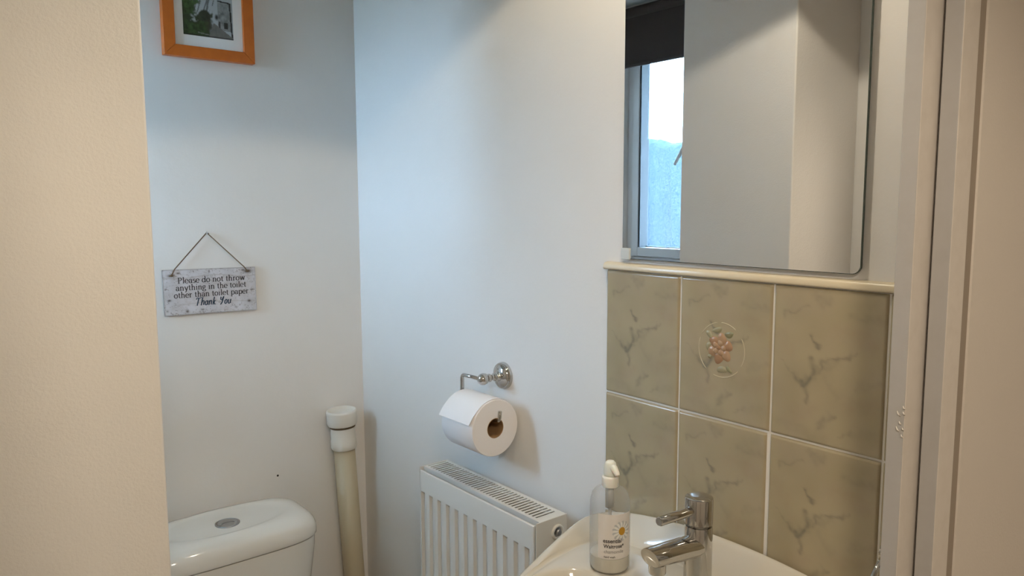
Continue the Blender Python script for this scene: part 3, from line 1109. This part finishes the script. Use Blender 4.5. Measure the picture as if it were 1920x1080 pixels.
# ------------------------------------------------------------------ toilet roll holder and roll
hd = thing('toilet_roll_holder', 'chrome wall mounted toilet roll holder with a round back plate', 'roll holder', (1.0, 1.262, -0.365))
hy, hz = 1.262, -0.3655
bm = lathe(bmesh.new(), [(0, 0), (.0295, 0), (.0295, .005), (.0275, .0085), (.025, .0085), (.0235, .0115), (.016, .0150), (.011, .0165), (0, .0165)], (1.0, hy, hz), (-1, 0, 0), 44)
obj('back_plate', bm, CHROME, hd, smooth=True, autos=50)
bm = lathe(bmesh.new(), [(.0105, .015), (.0108, .018), (.0075, .020), (.0060, .023), (.0085, .026), (.0085, .0285), (.0058, .031), (.0062, .036), (.0090, .0395), (.0090, .042), (.0070, .044),
                         (.0085, .046), (.0116, .0505), (.0128, .0565), (.0116, .0625), (.0085, .0668), (.0045, .069), (0, .0695)], (1.0, hy, hz), (-1, 0, 0), 32)
obj('turned_arm', bm, CHROME, hd, smooth=True)
bxr = 0.9385
pth = fillet([(bxr, hy + .008, hz), (bxr, 1.332, hz - .001), (bxr, 1.332, -0.4434), (bxr, 1.2015, -0.4434), (bxr, 1.1985, -0.4235)], .0095)
pth[-1] = Vector((bxr, 1.1985, -0.4215))
bm = tube(bmesh.new(), pth, .0043, 14)
obj('bar', bm, CHROME, hd, smooth=True)

rc = (0.9350, -0.4588)
Rr_, ri = 0.0600, 0.0200
ry_a, ry_b = 1.210, 1.321
roll = thing('toilet_roll', 'white toilet roll with a loose end sheet hanging on the chrome holder', 'toilet roll', (rc[0], 1.265, rc[1] - Rr_))
bm = lathe(bmesh.new(), [(ri + .0012, 0), (Rr_ - .0012, 0), (Rr_, .0012), (Rr_, ry_b - ry_a - .0012), (Rr_ - .0012, ry_b - ry_a), (ri + .0012, ry_b - ry_a), (ri + .0012, 0)], (rc[0], ry_a, rc[1]), (0, 1, 0), 72, close=False)
obj('paper', bm, PAPER, roll, smooth=True, autos=45)
bm = lathe(bmesh.new(), [(ri, -.0003), (ri + .0012, -.0003), (ri + .0012, ry_b - ry_a), (ri, ry_b - ry_a), (ri, -.0003)], (rc[0], ry_a, rc[1]), (0, 1, 0), 48, close=False)
obj('core', bm, CARD, roll, smooth=True, autos=45)
bm = bmesh.new()
Nn = 26
outr, inr = [], []
for k in range(Nn):
    a = math.radians(60 + 106 * k / (Nn - 1))
    lift = 0.0012 + 0.0055 * max(0, (k - 17) / 8) ** 1.6
    for rr, arr in ((Rr_ + lift, inr), (Rr_ + lift + .0005, outr)):
        arr.append([bm.verts.new((rc[0] + rr * math.cos(a), yv, rc[1] + rr * math.sin(a))) for yv in (ry_a + .003, ry_b + .001)])
for arr in (outr, inr):
    for a, b in zip(arr[:-1], arr[1:]):
        bm.faces.new([a[0], a[1], b[1], b[0]])
for k in range(Nn - 1):
    for s in (0, 1):
        bm.faces.new([outr[k][s], outr[k + 1][s], inr[k + 1][s], inr[k][s]])
for k in (0, Nn - 1):
    bm.faces.new([outr[k][0], outr[k][1], inr[k][1], inr[k][0]])
obj('loose_sheet', bm, PAPER, roll, smooth=True, autos=45)

# ------------------------------------------------------------------ capped soil pipe
pp = thing('capped_pipe', 'yellowed plastic waste pipe with a white screw cap in the corner', 'pipe', (0.94, 1.868, FL))
top = Vector((0.9095, 1.866, -0.553))
ax = Vector((-0.052, 0.0, 1.0)).normalized()


def pl(prof_):
    return lathe(bmesh.new(), [(r, h) for r, h in prof_], top, ax, 44)


obj('cap', pl([(0, -.0065), (.030, -.0065), (.034, -.002), (.0375, 0), (.0405, -.002), (.0412, -.006), (.0412, -.036), (.039, -.041), (0, -.041)]), PVC, pp, smooth=True, autos=50)
obj('seal_ring', pl([(0, -.041), (.0345, -.041), (.0345, -.048), (0, -.048)]), mat('grubby_seal', (0.10, 0.07, 0.035), 0.7), pp, smooth=True, autos=50)
obj('socket', pl([(0, -.048), (.0325, -.048), (.0335, -.082), (.0350, -.086), (.0350, -.104), (.033, -.109), (0, -.109)]), PVC, pp, smooth=True, autos=50)
bm = bmesh.new()
p0 = top - ax * .109
tube(bm, [p0, p0 - ax * 0.40, (0.957, 1.866, -1.30), (0.957, 1.866, FL)], .0290, 40)
obj('pipe', bm, PVCOLD, pp, smooth=True)

# ------------------------------------------------------------------ toilet
toi = thing('toilet', 'white close coupled toilet cistern with a rounded lid', 'toilet', (0.555, 1.70, FL))


def plan(cx, cy, hx, hy0, hy1, n_=4.5, seg=72):
    """superellipse plan, hy0 toward the front (-y), hy1 toward the wall"""
    pts = []
    for k in range(seg):
        a = 2 * math.pi * k / seg
        c, s = math.cos(a), math.sin(a)
        x = hx * math.copysign(abs(c) ** (2 / n_), c)
        h = hy1 if s > 0 else hy0
        y = h * math.copysign(abs(s) ** (2 / n_), s)
        pts.append((cx + x, cy + y))
    return pts


def loft(bm, rings, capb=True, capt=True):
    vr = [[bm.verts.new((p[0], p[1], z)) if not callable(z) else bm.verts.new((p[0], p[1], z(p[0], p[1]))) for p in pts] for pts, z in rings]
    for a, b in zip(vr[:-1], vr[1:]):
        m_ = len(a)
        for k in range(m_):
            bm.faces.new([a[k], a[(k + 1) % m_], b[(k + 1) % m_], b[k]])
    if capb:
        bm.faces.new(vr[0])
    if capt:
        c = bm.verts.new(sum((v.co for v in vr[-1]), Vector()) / len(vr[-1]))
        for k in range(len(vr[-1])):
            bm.faces.new([vr[-1][k], vr[-1][(k + 1) % len(vr[-1])], c])
    return bm


tcx, tcy = 0.556, 1.778
HX, HF, HB = 0.207, 0.117, 0.120


def lp(s, dx=0, nn=4.2):
    return plan(tcx, tcy, HX * s + dx, HF * s + dx, HB * s + dx, nn)


def oval(s):
    return plan(tcx - .0, tcy + .004, .160 * s, .080 * s, .084 * s, 2.1)


bm = loft(bmesh.new(), [(lp(1, -.012), -.800), (lp(1, -.002), -.800), (lp(1, 0), -.797), (lp(1, 0), -.788), (lp(1, -.0015), -.776), (lp(1, -.006), -.765), (lp(1, -.013, 4.0), -.756), (lp(1, -.024, 3.6), -.7495), (lp(1, -.036, 3.2), -.7460),
                        (oval(1.02), -.7452), (oval(.95), -.7458), (oval(.88), -.7474), (oval(.80), -.7480), (oval(.4), -.7480), (oval(.15), -.7480)])
obj('cistern_lid', bm, CERAMIC, toi, smooth=True)
bm = loft(bmesh.new(), [(plan(tcx, tcy + .01, .150, .075, .095, 4), -1.19), (plan(tcx, tcy + .008, .165, .088, .100, 4), -1.17), (plan(tcx, tcy, .180, .100, .114, 4.2), -1.0), (lp(1, -.005), -.83), (lp(1, -.004), -.8025)])
obj('cistern', bm, CERAMIC, toi, smooth=True, autos=50)
bm = loft(bmesh.new(), [(lp(1, -.014), -.806), (lp(1, -.014), -.7985)])
obj('lid_joint', bm, DARK, toi)
fb = (0.5605, 1.7690)
bm = lathe(bmesh.new(), [(.0235, 0), (.0282, 0), (.0282, .0022), (.0262, .0034), (.0240, .0024), (.0235, 0)], (fb[0], fb[1], -.7485), seg=40, close=False)
fbo = obj('flush_button', bm, SATIN, toi, smooth=True)
bm = bmesh.new()
pts = [(fb[0] + .0232 * math.cos(math.radians(a)), fb[1] + .0232 * math.sin(math.radians(a))) for a in np.linspace(-60, 200, 26)] + \
      [(fb[0] + .016 * math.cos(math.radians(a)) * 1.0 - .0, fb[1] + .0105 * math.sin(math.radians(a)) - .006) for a in np.linspace(195, 15, 14)]
prism(bm, pts, -.7485, -.7458)
obj('full_flush', bm, SATIN, fbo, bevel=.0004)
bm = bmesh.new()
pts = [(fb[0] + .0145 * math.cos(math.radians(a)), fb[1] - .0065 + .0095 * math.sin(math.radians(a))) for a in np.linspace(190, 20, 14)] + \
      [(fb[0] + .0232 * math.cos(math.radians(a)), fb[1] + .0232 * math.sin(math.radians(a))) for a in np.linspace(-64, -152, 12)]
prism(bm, pts, -.7485, -.7466)
obj('half_flush', bm, SATIN, fbo, bevel=.0004)
# pan, seat and lid (below the frame)
bm = loft(bmesh.new(), [(plan(tcx, 1.62, .13, .22, .22, 2.6), FL), (plan(tcx, 1.62, .11, .20, .20, 2.6), FL + .06), (plan(tcx, 1.60, .115, .20, .22, 2.4), FL + .22), (plan(tcx, 1.55, .18, .28, .26, 2.4), FL + .38), (plan(tcx, 1.54, .195, .30, .28, 2.4), FL + .425)])
obj('pan', bm, CERAMIC, toi, smooth=True, autos=60)
bm = loft(bmesh.new(), [(plan(tcx, 1.50, .200, .27, .17, 2.4), FL + .428), (plan(tcx, 1.50, .205, .275, .172, 2.4), FL + .440), (plan(tcx, 1.50, .200, .27, .17, 2.4), FL + .468), (plan(tcx, 1.50, .16, .23, .13, 2.4), FL + .475)])
obj('seat_lid', bm, CERAMIC, toi, smooth=True, autos=60)

# ------------------------------------------------------------------ basin
bas = thing('basin', 'cream white ceramic pedestal basin with a raised curved back edge', 'basin', (0.76, 0.66, FL))
HW = [(.9895, 0.0), (.9895, .12), (.9895, .20), (.9880, .245), (.980, .272), (.965, .289), (.945, .294), (.915, .286), (.865, .268), (.80, .250), (.715, .226), (.64, .195), (.585, .155), (.548, .11), (.528, .055), (.522, 0.0)]
CRE = [(.949, 0.0), (.949, .10), (.947, .155), (.940, .190), (.925, .215), (.900, .233), (.865, .236), (.80, .227), (.715, .205), (.64, .175), (.590, .135), (.560, .09), (.545, .045), (.541, 0)]
cxb, cyb = 0.76, 0.66


def dense(pts, it=2):
    p = [Vector((a, b, 0)) for a, b in pts]
    for _ in range(it):
        q = [p[0]]
        for a, b in zip(p[:-1], p[1:]):
            q += [a * .75 + b * .25, a * .25 + b * .75]
        q.append(p[-1])
        p = q
    return [(v.x, v.y) for v in p]


def polyfull(half):
    h = dense(half)
    return [(x, cyb + y) for x, y in h] + [(x, cyb - y) for x, y in reversed(h[1:-1])]


def raycast(poly, ang):
    dx, dy = math.cos(ang), math.sin(ang)
    best = 0
    for i in range(len(poly)):
        ax_, ay_ = poly[i][0] - cxb, poly[i][1] - cyb
        bx_, by_ = poly[(i + 1) % len(poly)][0] - cxb, poly[(i + 1) % len(poly)][1] - cyb
        ex, ey = bx_ - ax_, by_ - ay_
        den = dx * ey - dy * ex
        if abs(den) < 1e-12:
            continue
        t = (ax_ * ey - ay_ * ex) / den
        u = (ax_ * dy - ay_ * dx) / den
        if t > 0 and -1e-6 <= u <= 1 + 1e-6:
            best = max(best, t)
    return best


NB = 96
angs = [2 * math.pi * k / NB for k in range(NB)]
PA, PC = polyfull(HW), polyfull(CRE)
bowl = polyfull([(.832, 0), (.830, .08), (.824, .14), (.808, .175), (.782, .192), (.74, .196), (.70, .185), (.64, .157), (.592, .112), (.567, .06), (.560, 0)])
RA = [raycast(PA, a) for a in angs]
RC = [raycast(PC, a) for a in angs]
RBo = [raycast(bowl, a) for a in angs]
RC = [min(max(c, b + .016), a - .022) for c, b, a in zip(RC, RBo, RA)]


def P2(a, r):
    return (cxb + math.cos(a) * r, cyb + math.sin(a) * r)


def sm(t):
    t = max(0, min(1, t))
    return t * t * (3 - 2 * t)


def zo(a, i):
    x, y = P2(a, RA[i])
    return -.5235 - .45 * (y - cyb) ** 2 - .058 * sm((.95 - x) / .38)


def zd(x, y):
    return -.577 - .012 * sm((.72 - x) / .2)


def ringz(rf, zf):
    out_ = []
    for i, a in enumerate(angs):
        x, y = P2(a, rf(i))
        out_.append((x, y, zf(a, i, x, y)))
    return out_


rings = [
    ringz(lambda i: RA[i] * .30, lambda a, i, x, y: -.86),
    ringz(lambda i: RA[i] * .50, lambda a, i, x, y: -.80),
    ringz(lambda i: RA[i] * .80, lambda a, i, x, y: -.68),
    ringz(lambda i: RA[i] * .97, lambda a, i, x, y: zo(a, i) - .055),
    ringz(lambda i: RA[i], lambda a, i, x, y: zo(a, i) - .018),
    ringz(lambda i: RA[i] - .0005, lambda a, i, x, y: zo(a, i) - .007),
    ringz(lambda i: RA[i] - .005, lambda a, i, x, y: zo(a, i) - .0008),
    ringz(lambda i: RA[i] - .012, lambda a, i, x, y: zo(a, i) - .0005),
    ringz(lambda i: RA[i] - .018, lambda a, i, x, y: zo(a, i) * .88 + zd(x, y) * .12),
    ringz(lambda i: (RA[i] - .018) * .45 + RC[i] * .55, lambda a, i, x, y: zo(a, i) * .42 + zd(x, y) * .58),
    ringz(lambda i: RC[i] + .0035, lambda a, i, x, y: zo(a, i) * .09 + zd(x, y) * .91),
    ringz(lambda i: RC[i] + .0008, lambda a, i, x, y: zd(x, y) - .0018),
    ringz(lambda i: RC[i] - .002, lambda a, i, x, y: zd(x, y) - .0034),
    ringz(lambda i: RC[i] - .006, lambda a, i, x, y: zd(x, y) - .0026),
    ringz(lambda i: RC[i] * .85 + RBo[i] * .15 - .008, lambda a, i, x, y: zd(x, y)),
    ringz(lambda i: RC[i] * .3 + RBo[i] * .7, lambda a, i, x, y: zd(x, y)),
    ringz(lambda i: RBo[i] + .003, lambda a, i, x, y: zd(x, y) - .0008),
    ringz(lambda i: RBo[i] - .001, lambda a, i, x, y: zd(x, y) - .003),
    ringz(lambda i: RBo[i] - .006, lambda a, i, x, y: zd(x, y) - .012),
]
for s, z in ((.86, -.625), (.70, -.665), (.48, -.69), (.25, -.70), (.1, -.703)):
    rings.append([(0.682 + (p[0] - .682) * 1, p[1], z) for p in [(0.695 * (1 - s) + (cxb + math.cos(a) * (RBo[i] - .006)) * s, cyb * (1 - s) + (cyb + math.sin(a) * (RBo[i] - .006)) * s) for i, a in enumerate(angs)]])
bm = bmesh.new()
vr = [[bm.verts.new(p) for p in rg] for rg in rings]
for a, b in zip(vr[:-1], vr[1:]):
    for k in range(NB):
        bm.faces.new([a[k], a[(k + 1) % NB], b[(k + 1) % NB], b[k]])
bm.faces.new(vr[0])
bm.faces.new(vr[-1])
obj('bowl', bm, CREAMCER, bas, sub=1)
bm = lathe(bmesh.new(), [(0, 0), (.026, 0), (.028, .002), (.024, .004), (0, .003)], (0.695, cyb, -.704), seg=32)
obj('waste', bm, CHROME, bas, smooth=True)
bm = loft(bmesh.new(), [(plan(.82, cyb, .12, .11, .11, 2.6, 48), FL), (plan(.83, cyb, .10, .09, .09, 2.6, 48), FL + .08), (plan(.84, cyb, .085, .075, .075, 2.6, 48), -1.1), (plan(.82, cyb, .11, .095, .095, 2.6, 48), -.80)])
obj('pedestal', bm, CREAMCER, bas, smooth=True, autos=60)

# ------------------------------------------------------------------ tap
tap = thing('basin_mixer_tap', 'chrome single lever mixer tap on the basin deck', 'tap', (0.889, 0.66, -.577))
TX, TYY = 0.889, 0.661
bm = lathe(bmesh.new(), [(0, -.577), (.0235, -.577), (.0235, -.573), (.0208, -.571), (.0206, -.474), (.0200, -.4695), (.0165, -.4690), (.0165, -.4665), (0, -.4665)], (TX, TYY, 0), seg=48)
obj('body', bm, CHROME, tap, smooth=True, autos=35)
bm = lathe(bmesh.new(), [(0, -.4680), (.0196, -.4665), (.0206, -.4655), (.0208, -.4300), (.0202, -.4272), (.0180, -.4258), (.010, -.4248), (0, -.4245)], (TX, TYY, 0), seg=48)
hdl = obj('lever_head', bm, CHROME, tap, smooth=True, autos=35)
bm = tube(bmesh.new(), [(TX - .016, TYY, -.4440), (TX - .0888, TYY, -.4405), (TX - .0903, TYY, -.4404)], [.0070, .0066, .0056], 20)
obj('lever', bm, CHROME, hdl, smooth=True, autos=50)
bm = bmesh.new()
# spout: flattened round section, slightly rising to the body
sec = []
spath = [(TX - .002, -.4990, .0190, .0165), (TX - .020, -.4985, .0185, .0165), (TX - .034, -.4965, .0180, .0165), (TX - .075, -.4920, .0170, .0155), (TX - .107, -.4885, .0165, .0145), (TX - .1085, -.4880, .0158, .0138)]
for (x, z, wy, wz) in spath:
    sec.append([bm.verts.new((x + (.004 if x < TX - .1 else 0) * -math.sin(2 * math.pi * k / 28), TYY + wy * math.cos(2 * math.pi * k / 28), z + wz * math.sin(2 * math.pi * k / 28))) for k in range(28)])
for a, b in zip(sec[:-1], sec[1:]):
    for k in range(28):
        bm.faces.new([a[k], a[(k + 1) % 28], b[(k + 1) % 28], b[k]])
bm.faces.new(sec[0])
bm.faces.new(sec[-1])
sp = obj('spout', bm, CHROME, tap, smooth=True, autos=40)
bm = lathe(bmesh.new(), [(0, 0), (.0125, 0), (.0125, .0125), (.0115, .0145), (.0095, .0145), (.0090, .0125), (0, .0125)], (TX - .0920, TYY, -.5005), (0, 0, -1), 28)
obj('aerator', bm, CHROME, sp, smooth=True, autos=40)

# ------------------------------------------------------------------ soap bottle
bc = Vector((0.851, 0.804, -0.5765))
bot = thing('soap_bottle', 'clear plastic hand wash bottle with a daisy label and white pump, on the basin deck', 'bottle', tuple(bc))
outp = [(0, 0), (.026, 0), (.0300, .0018), (.0318, .007), (.0322, .03), (.0322, .100), (.0314, .112), (.0285, .1225), (.0235, .129), (.0165, .1325), (.0130, .1345), (.0125, .1400)]
bm = lathe(bmesh.new(), outp + [(.0118, .1400)], bc, seg=56, close=False)
obj('bottle_body', bm, PLAST, bot, smooth=True)
bm = lathe(bmesh.new(), [(0, .0015), (.0285, .0018), (.0306, .006), (.0310, .0245), (.029, .026), (0, .026)], bc, seg=56)
obj('liquid_soap', bm, SOAP, bot, smooth=True, autos=50)
fdir = math.atan2(-bc.y, -bc.x) + math.radians(6)     # label faces the doorway
RL = .03245


def onb(s, h, lift=0.0):
    """s: distance to the right seen from outside, h: height above base"""
    a = fdir + s / RL
    return (bc.x + (RL + lift) * math.cos(a), bc.y + (RL + lift) * math.sin(a), bc.z + h)


bm = bmesh.new()
Lw0, Lw1 = -.0225, .0375
gridv = [[bm.verts.new(onb(Lw0 + (Lw1 - Lw0) * i / 24, .0265 + .0725 * j / 6)) for i in range(25)] for j in range(7)]
for j in range(6):
    for i in range(24):
        bm.faces.new([gridv[j][i], gridv[j][i + 1], gridv[j + 1][i + 1], gridv[j + 1][i]])
lab = obj('label', bm, LABELM, bot, smooth=True)
# daisy
for (m_, nm, r0, r1, lift, off) in ((DAISYG, 'daisy_shade', .0, .0168, .0002, 0.0), (DAISYW, 'daisy_petals', .0, .0150, .0004, .19)):
    bm = bmesh.new()
    cxs, czs = .0165, .0655 + .006
    for k in range(13):
        a0 = off + 2 * math.pi * k / 13
        pts = [(.003, -.22), (r1 * .6, -.19), (r1 * .92, -.12), (r1, 0), (r1 * .92, .12), (r1 * .6, .19), (.003, .22)]
        bm.faces.new([bm.verts.new(onb(cxs + p[0] * math.cos(a0 + p[1]), czs + p[0] * math.sin(a0 + p[1]), lift)) for p in pts])
    obj(nm, bm, m_, lab)
bm = bmesh.new()
bm.faces.new([bm.verts.new(onb(.0165 + .0058 * math.cos(t), .0715 + .0066 * math.sin(t), .0007)) for t in np.linspace(0, 2 * math.pi, 20)[:-1]])
obj('daisy_centre', bm, DAISYY, lab)


def label_text(txt, s0, width, h, m_, bold=0.0, star=False):
    cu = bpy.data.curves.new('t', 'FONT')
    cu.body = txt
    cu.size = 1
    cu.offset = bold
    cu.resolution_u = 3
    ob = bpy.data.objects.new('t', cu)
    C.objects.link(ob)
    dg = bpy.context.evaluated_depsgraph_get()
    me_ = bpy.data.meshes.new_from_object(ob.evaluated_get(dg))
    bpy.data.objects.remove(ob)
    xs = [v.co.x for v in me_.vertices]
    k = width / (max(xs) - min(xs))
    bm_ = bmesh.new()
    bm_.from_mesh(me_)
    mx_ = min(xs)
    for v in bm_.verts:
        v.co = Vector(onb(s0 + (v.co.x - mx_) * k, h + v.co.y * k * 1.08, .0005))
    obj('lettering', bm_, m_, lab)


label_text('essential', -.0135, .0290, .0535, INK, .018)
label_text('Waitrose*', -.0130, .0330, .0450, INK, .018)
label_text('chamomile', -.0120, .0310, .0365, LINK, 0.0)
label_text('hand wash', -.0120, .0175, .0290, INK, .01)
# pump
bm = lathe(bmesh.new(), [(0, .1340), (.0132, .1340), (.0135, .1360), (.0133, .1480), (.0125, .1500), (.0085, .1515), (0, .1515)], bc, seg=36)
obj('collar', bm, PUMPW, bot, smooth=True, autos=50)
bm = bmesh.new()
lathe(bm, [(0, .150), (.0105, .152), (.0112, .158), (.0098, .166), (.0085, .1715), (.0060, .1745), (0, .1752)], bc, seg=28)
d0 = Vector((math.cos(fdir + .55), math.sin(fdir + .55), 0))
q = bc + Vector((0, 0, .166))
tube(bm, [q, q + d0 * .010 + Vector((0, 0, -.002)), q + d0 * .017 + Vector((0, 0, -.0075)), q + d0 * .0185 + Vector((0, 0, -.010))], [.0075, .0062, .0045, .0038], 16)
obj('pump_head', bm, PUMPW, bot, smooth=True, autos=60)
bm = bmesh.new()
tube(bm, [bc + Vector((0, 0, .134)), bc + Vector((0, 0, .100))], .0062, 16)
tube(bm, [bc + Vector((0, 0, .100)), bc + Vector((.001, 0, .055)), bc + Vector((.004, 0, .008))], .0026, 12)
obj('dip_tube', bm, mat('grey_clear_tube', (0.45, 0.47, 0.47), 0.25), bot, smooth=True)

# ------------------------------------------------------------------ towel ring at the door side
tr = thing('towel_ring', 'dark chrome towel ring half hidden behind the door frame', 'towel ring', (0.94, 0.3837, -.435))
cR = (0.941, 0.410, -.487)
bm = bmesh.new()
tube(bm, [(cR[0] + .050 * math.cos(t), cR[1], cR[2] + .050 * math.sin(t)) for t in np.linspace(math.pi * .5, math.pi * 2.499, 48)], .0032, 12)
obj('ring', bm, CHROME, tr, smooth=True)
bm = lathe(bmesh.new(), [(0, 0), (.018, 0), (.018, .006), (.007, .009), (.007, .026), (.010, .028), (.010, .034), (0, .034)], (0.941, 0.3837, -.437), (0, 1, 0), 28)
obj('bracket', bm, CHROME, tr, smooth=True, autos=50)
